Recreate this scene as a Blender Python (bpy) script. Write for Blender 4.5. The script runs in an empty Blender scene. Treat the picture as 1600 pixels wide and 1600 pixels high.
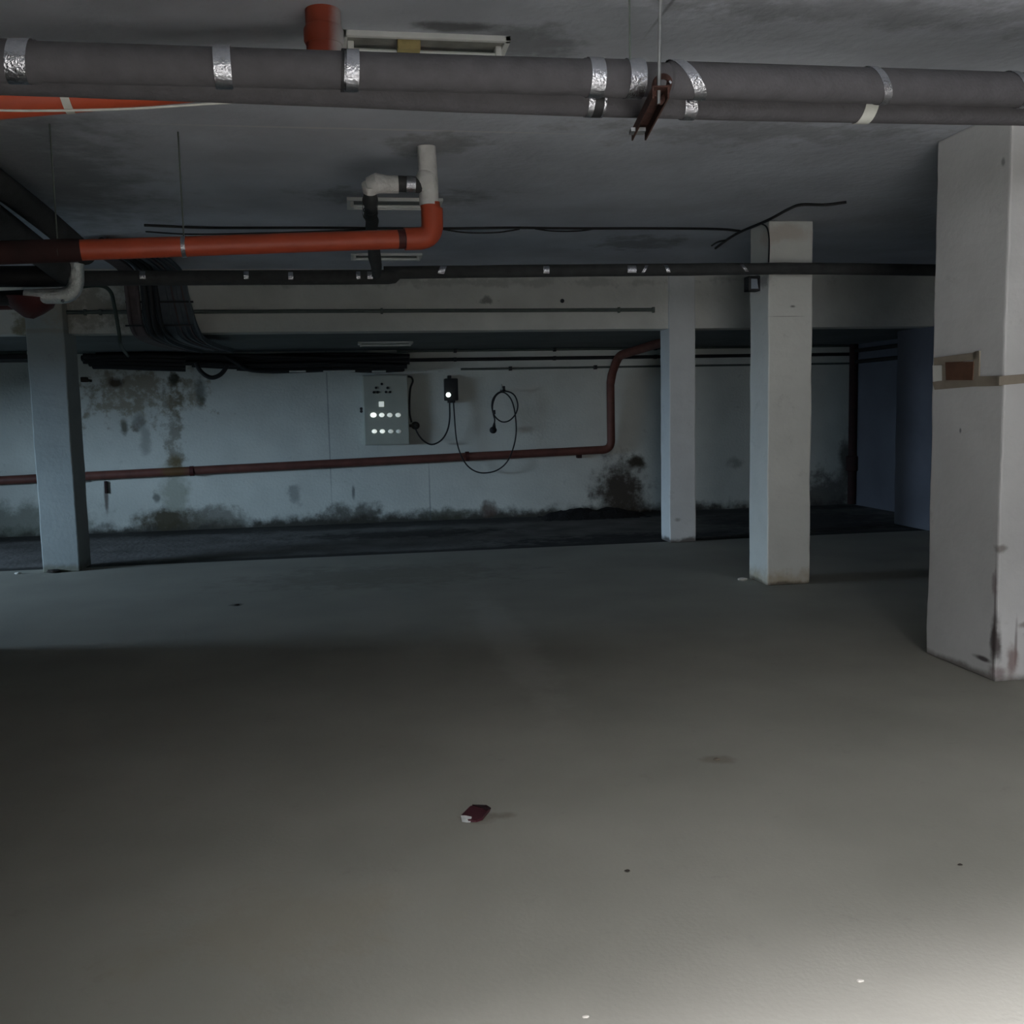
import bpy, bmesh, math, random
from mathutils import Vector, Matrix, noise
random.seed(7)
S = bpy.context.scene
COL = S.collection
PI = math.pi

# ------------------------------------------------------------------ camera
F, YAW, PITCH, ROLL = 1536.1, 0.15842, 0.10397, -0.02167
CAM = Vector((0, 0, 1.5))
_f = Vector((math.sin(YAW)*math.cos(PITCH), math.cos(YAW)*math.cos(PITCH), -math.sin(PITCH)))
_r = Vector((math.cos(YAW), -math.sin(YAW), 0))
_u = _r.cross(_f)
RIGHT = math.cos(ROLL)*_r + math.sin(ROLL)*_u
UP = math.cos(ROLL)*_u - math.sin(ROLL)*_r
FWD = _f
cam = bpy.data.cameras.new('camera'); cam_o = bpy.data.objects.new('camera', cam); COL.objects.link(cam_o)
cam.sensor_width = 36; cam.lens = F/1600*36; cam.clip_start = .02; cam.clip_end = 200
M = Matrix((RIGHT, UP, -FWD)).transposed().to_4x4(); M.translation = CAM
cam_o.matrix_world = M
S.camera = cam_o
S.view_settings.view_transform = 'Standard'
S.view_settings.look = 'None'
S.view_settings.exposure = 0
S.view_settings.gamma = 1

def at(px, py, x=None, y=None, z=None):
    """surveying helper: where the sight line of a photo pixel meets a plane of the building"""
    d = RIGHT*((px-800)/F) - UP*((py-800)/F) + FWD
    if x is not None: t = x/d.x
    elif y is not None: t = y/d.y
    else: t = (z-1.5)/d.z
    return CAM + d*t

# ------------------------------------------------------------------ materials
def srgb(c):
    return tuple(((v/255)/12.92 if v/255 <= .04045 else ((v/255+.055)/1.055)**2.4) for v in c)

def mat(name, col, rough=.7, metal=0, var=.12, scale=6, bump=0, bscale=40, emit=None, estr=0, stains=(), col2=None,
        spec=.5, scuff=0):
    m = bpy.data.materials.new(name); m.use_nodes = True
    nt = m.node_tree; N = nt.nodes; L = nt.links
    b = N['Principled BSDF']
    b.inputs['Roughness'].default_value = rough
    b.inputs['Metallic'].default_value = metal
    b.inputs['Specular IOR Level'].default_value = spec
    c1 = srgb(col)
    geo = N.new('ShaderNodeNewGeometry')
    P = geo.outputs['Position']
    nz = N.new('ShaderNodeTexNoise'); nz.inputs['Scale'].default_value = scale; nz.inputs['Detail'].default_value = 6
    L.new(P, nz.inputs['Vector'])
    mr = N.new('ShaderNodeMapRange'); mr.inputs['From Min'].default_value = .3; mr.inputs['From Max'].default_value = .7
    L.new(nz.outputs['Fac'], mr.inputs['Value'])
    mx = N.new('ShaderNodeMix'); mx.data_type = 'RGBA'
    c2 = srgb(col2) if col2 else tuple(v*(1+var) for v in c1)
    a = c1 if col2 else tuple(v*(1-var) for v in c1)
    mx.inputs[6].default_value = (*a, 1); mx.inputs[7].default_value = (*c2, 1)
    L.new(mr.outputs['Result'], mx.inputs['Factor'])
    cur = mx.outputs[2]
    if scuff:
        n3 = N.new('ShaderNodeTexNoise'); n3.inputs['Scale'].default_value = 5; n3.inputs['Detail'].default_value = 9; n3.inputs['Roughness'].default_value = .75
        L.new(P, n3.inputs['Vector'])
        r3 = N.new('ShaderNodeMapRange'); r3.inputs['From Min'].default_value = .60; r3.inputs['From Max'].default_value = .74
        r3.inputs['To Max'].default_value = scuff
        L.new(n3.outputs['Fac'], r3.inputs['Value'])
        x3 = N.new('ShaderNodeMix'); x3.data_type = 'RGBA'; x3.inputs[7].default_value = (*[v*.35 for v in c1], 1)
        L.new(r3.outputs['Result'], x3.inputs['Factor']); L.new(cur, x3.inputs[6]); cur = x3.outputs[2]
    if stains:
        n2 = N.new('ShaderNodeTexNoise'); n2.inputs['Scale'].default_value = 5; n2.inputs['Detail'].default_value = 7
        n2.inputs['Roughness'].default_value = .65
        L.new(P, n2.inputs['Vector'])
        sub = N.new('ShaderNodeVectorMath'); sub.operation = 'SUBTRACT'; sub.inputs[1].default_value = (.5, .5, .5)
        L.new(n2.outputs['Color'], sub.inputs[0])
        for st in stains:
            (c, r, sc, k) = st[:4]; dist = st[4] if len(st) > 4 else 2.0
            s1 = N.new('ShaderNodeVectorMath'); s1.operation = 'SUBTRACT'; s1.inputs[1].default_value = c
            L.new(P, s1.inputs[0])
            dv = N.new('ShaderNodeVectorMath'); dv.operation = 'DIVIDE'; dv.inputs[1].default_value = r
            L.new(s1.outputs[0], dv.inputs[0])
            ml = N.new('ShaderNodeVectorMath'); ml.operation = 'SCALE'; ml.inputs['Scale'].default_value = dist*2.2
            L.new(sub.outputs[0], ml.inputs[0])
            ad = N.new('ShaderNodeVectorMath'); ad.operation = 'ADD'
            L.new(dv.outputs[0], ad.inputs[0]); L.new(ml.outputs[0], ad.inputs[1])
            ln = N.new('ShaderNodeVectorMath'); ln.operation = 'LENGTH'; L.new(ad.outputs[0], ln.inputs[0])
            m2 = N.new('ShaderNodeMapRange'); m2.interpolation_type = 'SMOOTHSTEP'
            m2.inputs['From Min'].default_value = .35; m2.inputs['From Max'].default_value = 1.05
            m2.inputs['To Min'].default_value = k; m2.inputs['To Max'].default_value = 0
            L.new(ln.outputs['Value'], m2.inputs['Value'])
            m3 = N.new('ShaderNodeMix'); m3.data_type = 'RGBA'; m3.inputs[7].default_value = (*srgb(sc), 1)
            L.new(m2.outputs['Result'], m3.inputs['Factor']); L.new(cur, m3.inputs[6])
            cur = m3.outputs[2]
    L.new(cur, b.inputs['Base Color'])
    if bump:
        bn = N.new('ShaderNodeTexNoise'); bn.inputs['Scale'].default_value = bscale; bn.inputs['Detail'].default_value = 5
        L.new(P, bn.inputs['Vector'])
        bp = N.new('ShaderNodeBump'); bp.inputs['Strength'].default_value = bump; bp.inputs['Distance'].default_value = .02
        L.new(bn.outputs['Fac'], bp.inputs['Height']); L.new(bp.outputs['Normal'], b.inputs['Normal'])
    if emit:
        b.inputs['Emission Color'].default_value = (*srgb(emit), 1); b.inputs['Emission Strength'].default_value = estr
    return m

def W(px, py, y=13.6): return tuple(at(px, py, y=y))
def FL(px, py): return tuple(at(px, py, z=0))

BIG = 50
wall_stains_and_shade = [
    # long low band of damp and dirt along the floor line
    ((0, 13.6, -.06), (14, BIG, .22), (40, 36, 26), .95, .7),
    (W(215, 615), (.95, BIG, .42), (122, 106, 74), .7),
    (W(270, 640), (.14, BIG, 1.0), (96, 84, 58), .6),
    (W(182, 597), (.14, BIG, .09), (60, 42, 14), .95, .6),
    (W(272, 592), (.10, BIG, .12), (38, 38, 22), .9, .8),
    (W(313, 612), (.10, BIG, .22), (52, 58, 44), .7, .8),
    (W(194, 668), (.06, BIG, .14), (66, 60, 34), .8, .8),
    (W(215, 660), (.12, BIG, .16), (92, 92, 86), .6, .9),
    (W(228, 690), (.10, BIG, .25), (110, 112, 106), .5, .9),
    (W(272, 722), (.13, BIG, .16), (94, 78, 36), .85, .8),
    (W(272, 770), (.25, BIG, .4), (120, 124, 100), .5, .8),
    (W(265, 812), (.55, BIG, .2), (62, 54, 28), .95, .8),
    (W(166, 775), (.035, BIG, .3), (64, 46, 38), .8, .3),
    (W(245, 778), (.06, BIG, .08), (60, 64, 58), .7, .8),
    (W(335, 810), (.5, BIG, .2), (84, 80, 68), .7, 1.2),
    (W(460, 775), (.12, BIG, .18), (80, 84, 86), .5, 1.2),
    (W(550, 808), (.6, BIG, .22), (58, 54, 44), .8, 1.0),
    (W(552, 768), (.03, BIG, .14), (70, 74, 78), .7, .8),
    (W(765, 796), (.16, BIG, .14), (74, 50, 36), .8, .9),
    (W(700, 803), (.5, BIG, .12), (66, 66, 52), .8, 1.0),
    (W(970, 765), (.5, BIG, .55), (48, 36, 22), .95, .8),
    (W(992, 722), (.24, BIG, .12), (44, 34, 14), .95, .8),
    (W(20, 815), (1.2, BIG, .3), (82, 86, 70), .7, .8),
    (W(1150, 722), (.16, BIG, .12), (70, 72, 62), .5, 1.2),
    (W(513, 650), (.012, BIG, 1.6), (80, 88, 92), .5, .05),
    (W(672, 790), (.012, BIG, .8), (80, 88, 92), .5, .05),
    (W(1290, 780), (.8, BIG, .5), (70, 64, 60), .8, 1.0),  # this and the next put the unlit right corner into the wall colour
    (W(1325, 720), (.2, BIG, .5), (46, 34, 28), .8, .8),
]
M_wall = mat('white_painted_plaster', (207, 210, 202), .8, var=.07, scale=2.2, bump=.25, bscale=30, stains=wall_stains_and_shade, scuff=.55)
M_wall2 = mat('plain_white_plaster', (196, 198, 196), .85, var=.08, scale=2, bump=.25, bscale=25)
M_bay_shade = mat('right_bay_shade_paint', (96, 98, 106), .9, var=.15, scale=1.5, bump=.2, bscale=20)  # white paint made darker, the shade of the right bay in its colour
M_dark = mat('dim_concrete', (84, 84, 82), .9, var=.1, scale=2)
ceil_st = [((.2, 5.3, 2.955), (1.6, .02, BIG), (214, 212, 208), .5, .02),
           ((.45, 3.9, 2.955), (.22, .07, BIG), (60, 60, 58), .7, .8),
           ((.75, 4.05, 2.955), (.35, .25, BIG), (88, 90, 90), .6, 1.0),
           ((.35, 6.9, 2.955), (.8, .35, BIG), (110, 110, 108), .6, 1.0),
           ((.5, 5.6, 2.955), (.35, .3, BIG), (120, 120, 118), .6, 1.2),
           ((1.2, 3.2, 2.955), (.012, .8, BIG), (90, 92, 94), .8, .1),
           ((1.9, 3.6, 2.955), (.9, .15, BIG), (120, 122, 124), .5, 1.4),
           ((3.0, 3.5, 2.955), (.8, .35, BIG), (130, 132, 136), .5, 1.4),
           ((2.2, 5.2, 2.955), (1.2, .3, BIG), (128, 128, 130), .5, 1.4),
           ((-1.9, 6.2, 2.955), (.9, 2.5, BIG), (110, 114, 114), .6, .8),  # shade round the left pipe bundle, put into the ceiling colour
           ((2.6, 8.7, 2.955), (.5, .5, BIG), (118, 116, 118), .6, 1.2)]
M_ceil = mat('ceiling_plaster', (186, 191, 199), .9, var=.14, scale=1.6, bump=.35, bscale=14, stains=ceil_st)
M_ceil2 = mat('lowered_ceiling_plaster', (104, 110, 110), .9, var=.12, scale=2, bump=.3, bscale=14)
M_beam = mat('beam_plaster', (204, 204, 196), .85, var=.08, scale=3, bump=.25, bscale=25,
             stains=[(W(150, 480, 10.35), (.7, BIG, .3), (128, 120, 104), .6), (W(45, 505, 10.35), (.2, BIG, .2), (120, 108, 70), .7),
                     (W(760, 470, 10.35), (.1, BIG, .05), (90, 90, 84), .7), (W(700, 440, 10.35), (4, BIG, .06), (150, 150, 144), .5)])
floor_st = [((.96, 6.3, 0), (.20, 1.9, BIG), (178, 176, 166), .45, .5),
            (FL(1120, 1188), (.09, .06, BIG), (96, 86, 72), .4, 1.0),
            (FL(430, 1450), (.5, .35, BIG), (146, 138, 120), .3, 1.2),
            (FL(600, 900), (1.6, .8, BIG), (118, 114, 102), .5, 1.2),
            (FL(1180, 1510), (.45, .012, BIG), (80, 76, 72), .0, 1.0),
            (FL(980, 1361), (.012, .012, BIG), (40, 36, 32), .9, .3),
            (FL(370, 945), (.06, .09, BIG), (60, 58, 52), .8, 1.0),
            (FL(760, 1276), (.12, .05, BIG), (104, 100, 90), .6, 1.2)]
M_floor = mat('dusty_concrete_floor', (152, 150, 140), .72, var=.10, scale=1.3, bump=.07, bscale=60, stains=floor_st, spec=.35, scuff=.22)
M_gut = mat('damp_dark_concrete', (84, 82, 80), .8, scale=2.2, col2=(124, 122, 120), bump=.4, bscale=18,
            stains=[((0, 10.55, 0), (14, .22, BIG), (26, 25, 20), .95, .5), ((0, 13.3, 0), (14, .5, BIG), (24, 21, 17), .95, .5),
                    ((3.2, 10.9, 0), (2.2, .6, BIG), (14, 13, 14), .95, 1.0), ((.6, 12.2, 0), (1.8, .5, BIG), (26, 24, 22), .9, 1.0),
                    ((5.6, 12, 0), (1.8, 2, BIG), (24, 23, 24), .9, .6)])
pil4 = [((3.34, 4.65, .04), (.06, .06, .06), (120, 100, 100), .7, .8), ((3.325, 4.66, .30), (.02, .012, .5), (104, 92, 92), .6, .3),
        ((3.44, 4.64, .20), (.012, .04, .16), (96, 80, 80), .6, .5),
        ((3.33, 4.66, .22), (.04, .045, .16), (58, 46, 44), .9, .7), ((3.33, 4.75, .10), (.03, .10, .02), (50, 40, 40), .9, .5),
        ((3.33, 4.67, .52), (.05, .03, .10), (126, 112, 114), .7, 1.0), ((3.33, 4.64, .72), (.05, .05, .03), (110, 100, 92), .7, 1.0),
        ((3.42, 4.64, .12), (.05, .04, .12), (130, 108, 104), .8, .8), ((3.50, 4.64, .30), (.06, .04, .02), (120, 104, 100), .7, 1.0),
        ((3.5, 4.64, .46), (.02, .04, .02), (90, 76, 74), .7, .8), ((3.33, 5.0, 1.33), (.02, .012, .02), (90, 92, 100), .8, .3),
        ((3.4, 4.9, 0), (.6, .8, .05), (96, 88, 82), .8, .6), ((3.33, 4.70, 2.7), (.02, .02, .03), (110, 110, 110), .7, .5)]
pil3 = [((3.5, 7.7, 0), (.6, .6, .16), (164, 146, 112), .7, .8), ((3.5, 7.7, 0), (.6, .6, .045), (70, 64, 54), .8, .8),
        ((3.55, 7.61, 2.28), (.03, .05, .012), (100, 100, 96), .8, .4), ((3.5, 7.61, 2.2), (.2, .05, .005), (140, 140, 134), .7, .1),
        ((3.45, 7.61, 2.86), (.3, .3, .1), (176, 160, 146), .5, .8), ((3.34, 7.7, 2.5), (.1, .15, .08), (110, 110, 108), .7, 1.0)]
pil2 = [((3.5, 10.4, 0), (.6, .6, .07), (70, 62, 56), .9, .8), ((3.5, 10.3, .25), (.05, .05, .03), (120, 116, 110), .6, 1.0)]
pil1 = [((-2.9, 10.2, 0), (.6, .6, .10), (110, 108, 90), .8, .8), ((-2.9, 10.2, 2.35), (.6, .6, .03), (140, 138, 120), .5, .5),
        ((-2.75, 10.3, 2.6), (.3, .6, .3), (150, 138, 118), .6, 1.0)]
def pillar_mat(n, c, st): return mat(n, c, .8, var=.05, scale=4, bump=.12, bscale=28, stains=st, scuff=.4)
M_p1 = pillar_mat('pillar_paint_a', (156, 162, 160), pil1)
M_p2 = pillar_mat('pillar_paint_b', (204, 206, 204), pil2)
M_p3 = pillar_mat('pillar_paint_c', (204, 205, 198), pil3)
M_p4 = pillar_mat('pillar_paint_d', (200, 200, 198), pil4)

M_foam = mat('grey_foam_lagging', (76, 75, 78), .85, var=.12, scale=18, bump=.2, bscale=80)
M_foam_d = mat('dark_foam_lagging', (56, 58, 58), .85, var=.2, scale=14, bump=.2, bscale=80)
M_black = mat('black_rubber', (26, 27, 29), .6, var=.2, scale=20)
M_silver = mat('silver_tape', (190, 192, 198), .27, metal=1, var=.12, scale=60, bump=.3, bscale=120)
M_pale = mat('pale_tape', (196, 198, 190), .6, var=.06, scale=30)
M_orange = mat('orange_pvc', (176, 74, 46), .5, var=.10, scale=8)
M_orange_p = mat('orange_pvc_paint_splashed', (158, 66, 42), .55, var=.1, scale=8,
                 stains=[((.045, 3.73, 2.80), (.08, .3, .5), (200, 200, 200), .95, .35), ((.0, 3.66, 2.74), (.3, .3, .012), (190, 160, 140), .6, .3)])
M_orange_k = mat('dark_red_pvc', (70, 24, 20), .6, var=.2, scale=9)
M_redblack = mat('red_black_and_pipe_shade', (44, 20, 18), .85, var=.3, scale=9)  # dark red-brown; on the orange drain it stands for shade
M_rust = mat('brown_pvc_wall_pipe', (104, 62, 52), .6, var=.25, scale=7, stains=[(W(272, 735, 13.45), (.2, BIG, .2), (104, 78, 36), .7, .6)])
M_rail = mat('rusty_steel', (64, 38, 31), .8, metal=.2, var=.4, scale=30, bump=.4, bscale=90)
M_steel = mat('galvanised_steel', (150, 152, 152), .45, metal=.8, var=.15, scale=30)
M_plaster = mat('white_foam_plaster', (206, 206, 202), .85, var=.08, scale=14, bump=.6, bscale=26)
M_white = mat('white_enamel', (222, 224, 220), .4, var=.06, scale=10)
M_refl = mat('dusty_reflector', (128, 128, 122), .5, var=.25, scale=12)
M_tube = mat('dead_tube_glass', (226, 230, 226), .25, var=.05, scale=12)
M_yellow = mat('yellowed_label', (176, 160, 108), .7, var=.1, scale=30)
M_tray = mat('grey_blue_cable_tray', (82, 90, 96), .55, metal=.2, var=.15, scale=14)
M_tray2 = mat('dull_pink_cable_sheath', (84, 74, 74), .7, var=.2, scale=14)
M_green = mat('green_grey_conduit', (62, 74, 66), .6, var=.15, scale=14)
M_cable = mat('black_cable_sheath', (24, 24, 25), .6, var=.2, scale=20)
M_cond = mat('grey_conduit', (84, 92, 86), .6, var=.15, scale=14)
M_panel = mat('cream_cabinet_paint', (176, 180, 168), .55, var=.05, scale=5)
M_glint = [mat('white_button_glint_%s' % w, (240, 244, 240), .2, var=.02, emit=(236, 246, 240), estr=e)
          for w, e in zip(('bright', 'strong', 'medium', 'soft', 'faint'), (1.5, .75, .42, .26, .10))]  # reflections on the cabinet buttons, put in as emission
M_led = mat('charger_light', (255, 255, 255), .3, var=0, emit=(236, 255, 246), estr=4)
M_foil = mat('crinkled_foil', (220, 226, 224), .38, metal=.65, var=.15, scale=30, bump=.6, bscale=60)
M_glass = mat('lamp_glass', (140, 150, 160), .15, var=.05)
M_card = mat('brown_card', (92, 62, 44), .8, var=.15, scale=14)
M_mask = mat('old_masking_tape', (140, 130, 116), .75, var=.08, scale=20)
M_paper = mat('white_paper', (214, 214, 206), .8, var=.03)
M_pack = mat('maroon_card', (74, 34, 42), .5, var=.15, scale=60)
M_packd = mat('dark_maroon_card', (40, 22, 26), .5, var=.15, scale=60)
M_chip = mat('dark_debris', (52, 46, 40), .9, var=.3, scale=40)
M_chipl = mat('light_debris', (190, 186, 176), .9, var=.2, scale=40)
M_scrap = mat('brown_scrap', (104, 96, 84), .9, var=.2, scale=40)
M_soil = mat('black_dirt', (26, 24, 24), .95, var=.4, scale=16, bump=.8, bscale=30)

# ------------------------------------------------------------------ mesh helpers
def box(bm, lo, hi, bev=0):
    r = bmesh.ops.create_cube(bm, size=1)
    lo, hi = Vector(lo), Vector(hi)
    for v in r['verts']:
        v.co = Vector(((lo[i]+hi[i])/2 + v.co[i]*(hi[i]-lo[i]) for i in range(3)))
    if bev:
        es = list({e for v in r['verts'] for e in v.link_edges})
        bmesh.ops.bevel(bm, geom=es, offset=bev, segments=2, affect='EDGES', profile=.6)

def obox(bm, c, ax, ay, az, sx, sy, sz, bev=0):
    """box with its own axes"""
    r = bmesh.ops.create_cube(bm, size=1)
    c = Vector(c)
    for v in r['verts']:
        a, b, d = v.co
        v.co = c + ax*(a*sx) + ay*(b*sy) + az*(d*sz)
    if bev:
        es = list({e for v in r['verts'] for e in v.link_edges})
        bmesh.ops.bevel(bm, geom=es, offset=bev, segments=2, affect='EDGES')

def round_path(pts, rad, n=6):
    """polyline with rounded corners"""
    pts = [Vector(p) for p in pts]
    out = [pts[0]]
    for a, b, c in zip(pts, pts[1:], pts[2:]):
        d1, d2 = (a-b), (c-b)
        r = min(rad, d1.length*.49, d2.length*.49)
        p, q = b+d1.normalized()*r, b+d2.normalized()*r
        for i in range(n+1):
            t = i/n
            out.append(p*(1-t)**2 + b*2*t*(1-t) + q*t*t)
    out.append(pts[-1])
    return out

def smooth_path(pts, n=8):
    """Catmull-Rom through the points"""
    P = [Vector(p) for p in pts]; P = [P[0]*2-P[1]] + P + [P[-1]*2-P[-2]]
    out = []
    for i in range(1, len(P)-2):
        for k in range(n):
            t = k/n
            a, b, c, d = P[i-1], P[i], P[i+1], P[i+2]
            out.append(.5*((2*b)+(c-a)*t+(2*a-5*b+4*c-d)*t*t+(3*b-a-3*c+d)*t**3))
    out.append(P[-2])
    return out

def tube(bm, pts, r, seg=16, cap=True, wob=0, hollow=False):
    pts = [Vector(p) for p in pts]
    rs = r if isinstance(r, (list, tuple)) else [r]*len(pts)
    rings = []; t0 = (pts[1]-pts[0]).normalized()
    up = Vector((0, 0, 1)) if abs(t0.z) < .9 else Vector((0, 1, 0))
    nrm = (up - t0*up.dot(t0)).normalized()
    for i, p in enumerate(pts):
        t = (pts[min(i+1, len(pts)-1)]-pts[max(i-1, 0)]).normalized()
        nrm = (nrm - t*nrm.dot(t)).normalized(); b = t.cross(nrm)
        rg = []
        for k in range(seg):
            a = 2*PI*k/seg
            rr = rs[i]
            q = p + (nrm*math.cos(a)+b*math.sin(a))*rr
            if wob: q += (nrm*math.cos(a)+b*math.sin(a))*wob*noise.noise(q*9)
            rg.append(bm.verts.new(q))
        rings.append(rg)
    for A, B in zip(rings, rings[1:]):
        for k in range(seg):
            bm.faces.new((A[k], A[(k+1) % seg], B[(k+1) % seg], B[k]))
    if cap:
        bm.faces.new(rings[0][::-1]); bm.faces.new(rings[-1])

def band(bm, a, b, r, t0, w, skew=0, seg=24, arc=(0, 2*PI)):
    """band of tape round the straight pipe a-b; skew slides it along the pipe as it goes round"""
    a, b = Vector(a), Vector(b); d = (b-a).normalized()
    up = (Vector((0, 0, 1))-d*d.z).normalized(); s = d.cross(up)
    c = a + d*t0
    full = abs(arc[1]-arc[0]-2*PI) < 1e-6
    rows = []
    for k in range(seg+(0 if full else 1)):
        an = arc[0]+(arc[1]-arc[0])*k/seg
        off = skew*math.cos(an)
        rad = up*math.cos(an)+s*math.sin(an)
        rows.append([bm.verts.new(c+d*(off+q)+rad*rr) for q, rr in ((-w/2, r-.002), (-w/2, r), (w/2, r), (w/2, r-.002))])
    n = len(rows)
    for k in range(n if full else n-1):
        A, B = rows[k], rows[(k+1) % n]
        for j in range(3):
            bm.faces.new((A[j], A[j+1], B[j+1], B[j]))

def cyl(bm, a, b, r, seg=20): tube(bm, [a, b], r, seg)

def sphere(bm, c, r, sc=(1, 1, 1), seg=14):
    m = Matrix.Translation(c) @ Matrix.Diagonal((sc[0]*r, sc[1]*r, sc[2]*r, 1))
    bmesh.ops.create_uvsphere(bm, u_segments=seg, v_segments=seg//2+2, radius=1, matrix=m)

def obj(name, bm, m, parent=None, smooth=True, label=None):
    off = Vector((0, 0, 0)); p = parent
    while p is not None: off += p.location; p = p.parent
    if off.length:
        for v in bm.verts: v.co -= off
    bmesh.ops.recalc_face_normals(bm, faces=bm.faces[:])
    if smooth:
        for f in bm.faces: f.smooth = True
        for e in bm.edges:
            if len(e.link_faces) == 2 and e.calc_face_angle(0) > .6: e.smooth = False
    me = bpy.data.meshes.new(name); bm.to_mesh(me); bm.free()
    me.materials.append(m)
    o = bpy.data.objects.new(name, me); COL.objects.link(o)
    if parent: o.parent = parent
    if label: o['label'] = label
    return o

def BM(fn, *a, **k):
    bm = bmesh.new(); fn(bm, *a, **k); return bm

def tag(o, label, cat, group=None, kind=None):
    o['label'] = label; o['category'] = cat
    if group: o['group'] = group
    if kind: o['kind'] = kind
    return o

def thing(name, label, cat, loc, group=None):
    o = bpy.data.objects.new(name, None); COL.objects.link(o); o.location = loc; o.empty_display_size = .1
    return tag(o, label, cat, group)

def struct(name, bm, m, label=None):
    o = obj(name, bm, m, smooth=False); o['kind'] = 'structure'
    if label: o['label'] = label
    return o

def dup(root, loc, label):
    r = root.copy(); COL.objects.link(r); r.location = loc; r['label'] = label
    for ch in list(root.children):
        c = ch.copy(); COL.objects.link(c); c.parent = r
        for g in list(ch.children):
            d = g.copy(); COL.objects.link(d); d.parent = c
    return r

# ------------------------------------------------------------------ the room
H, HL, YB, YW = 2.955, 2.335, 10.35, 13.6
XR, XL = 7.3, -2.85
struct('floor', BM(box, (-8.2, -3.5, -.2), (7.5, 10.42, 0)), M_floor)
bm = bmesh.new()
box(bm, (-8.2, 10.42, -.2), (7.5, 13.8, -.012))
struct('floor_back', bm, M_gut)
struct('ceiling', BM(box, (-8.2, -1.2, H), (7.5, 10.6, H+.2)), M_ceil)
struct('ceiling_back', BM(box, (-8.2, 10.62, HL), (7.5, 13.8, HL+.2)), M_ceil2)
struct('trim_1', BM(box, (-8.2, YB, HL-.004), (7.3, 10.62, H)), M_beam, 'white plastered beam face stepping down to the lowered ceiling')
struct('wall_back', BM(box, (-8.2, YW, -.2), (7.5, YW+.2, HL)), M_wall)
struct('wall_right', BM(box, (XR, -2.7, -.2), (XR+.2, 13.8, H)), M_bay_shade)
struct('wall_left', BM(box, (XL-.2, -2.7, -.2), (XL, 6.9, H)), M_dark)
# far left wall with its low opening, and the entrance wall behind the camera
bm = bmesh.new()
box(bm, (-8.2, 6.7, -.2), (-8.0, 7.0, H)); box(bm, (-8.2, 10.0, -.2), (-8.0, 13.8, H)); box(bm, (-8.2, 7.0, 1.64), (-8.0, 10.0, H))
box(bm, (-8.2, 6.7, -.2), (XL-.2, 6.9, H))
struct('wall_far_left', bm, M_dark)
bm = bmesh.new()
box(bm, (XL-.2, -1.2, -.2), (-.25, -1.0, H)); box(bm, (2.0, -1.2, -.2), (7.5, -1.0, H))
n0 = len(bm.verts); box(bm, (-.25, -1.2, 2.7), (2.0, -1.0, H)); bm.verts.ensure_lookup_table()
for v in bm.verts[n0:]:      # unseen lintel, slanted to tilt the edge of light on the floor
    if v.co.z < 2.8: v.co.z = 2.62 if v.co.x < 1 else 2.88
struct('wall_front', bm, M_dark)

# ------------------------------------------------------------------ pillars
def pillar(lo, hi, m, label):
    bm = bmesh.new()
    box(bm, lo, hi, .012)
    es = [e for e in bm.edges if abs((e.verts[0].co-e.verts[1].co).z) > 1]
    bmesh.ops.subdivide_edges(bm, edges=es, cuts=40)
    for v in bm.verts:
        if lo[2]+.02 < v.co.z < hi[2]-.02:
            n = noise.noise_vector(v.co*2.6+Vector((lo[0]*7, 0, 0)))*.006 + noise.noise_vector(v.co*11)*.0025
            v.co += Vector((n.x, n.y, 0))
    o = obj('pillar', bm, m, smooth=False)
    return tag(o, label, 'pillar', 'square white concrete pillars')
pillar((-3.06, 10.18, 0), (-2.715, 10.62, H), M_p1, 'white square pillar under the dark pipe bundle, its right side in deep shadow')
pillar((3.405, 10.32, 0), (3.70, 10.64, H), M_p2, 'slim white pillar running flush up into the white beam face')
pillar((3.345, 7.61, 0), (3.72, 7.99, H), M_p3, 'white pillar with a small black floodlight and a dark pipe across its top')
pillar((3.325, 4.64, 0), (3.98, 5.28, H), M_p4, 'widest white pillar, with brown card and tape and a chipped lower corner')
pillar((6.52, 10.34, 0), (7.3, 11.1, H), M_bay_shade, 'dim white pillar against the dark right wall, half hidden by the widest pillar')  # white pillar coloured dark for the unlit right bay

# ------------------------------------------------------------------ fluorescent fittings
def fitting(loc, label, tag_col=True, tubeon=True):
    L, Wd, D = .655, .32, .022
    t = thing('fluorescent_light', label, 'ceiling light', loc, 'short fluorescent fittings on the ceiling')
    x, y, z = loc
    bm = bmesh.new(); box(bm, (x+.005, y+.01, z-.006), (x+L-.005, y+Wd-.01, z)); obj('reflector', bm, M_refl, t, False)
    bm = bmesh.new()
    for lo, hi in (((x, y, z-D), (x+L, y+.022, z)), ((x, y+Wd-.022, z-D), (x+L, y+Wd, z)), ((x, y, z-D), (x+.022, y+Wd, z)), ((x+L-.022, y, z-D), (x+L, y+Wd, z))):
        box(bm, lo, hi, .003)
    obj('frame', bm, M_white, t, False)
    ty = y+.125
    for xs in (x+.035, x+L-.035):
        bm = bmesh.new(); box(bm, (xs-.012, ty-.03, z-.05), (xs+.012, ty+.03, z-.006), .003); obj('lamp_holder', bm, M_white, t, False)
    bm = bmesh.new(); cyl(bm, (x+.045, ty, z-.036), (x+L-.045, ty, z-.036), .013); obj('tube', bm, M_tube, t)
    if tag_col:
        bm = bmesh.new(); box(bm, (x+.215, y+.05, z-.045), (x+.305, y+.11, z-.006), .004); obj('ballast_block', bm, M_yellow, t, False, 'small yellowed block in the middle')
    return t
fitting((.015, 3.965, H), 'open white fluorescent fitting beside the orange pipe stub, with a yellowed block')
f2 = fitting((.02, 6.93, H), 'pale fluorescent fitting behind the white foam pipe elbow', False)
dup(f2, (.045, 9.3, H), 'dim fluorescent fitting between the orange pipe and the white beam')
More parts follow.
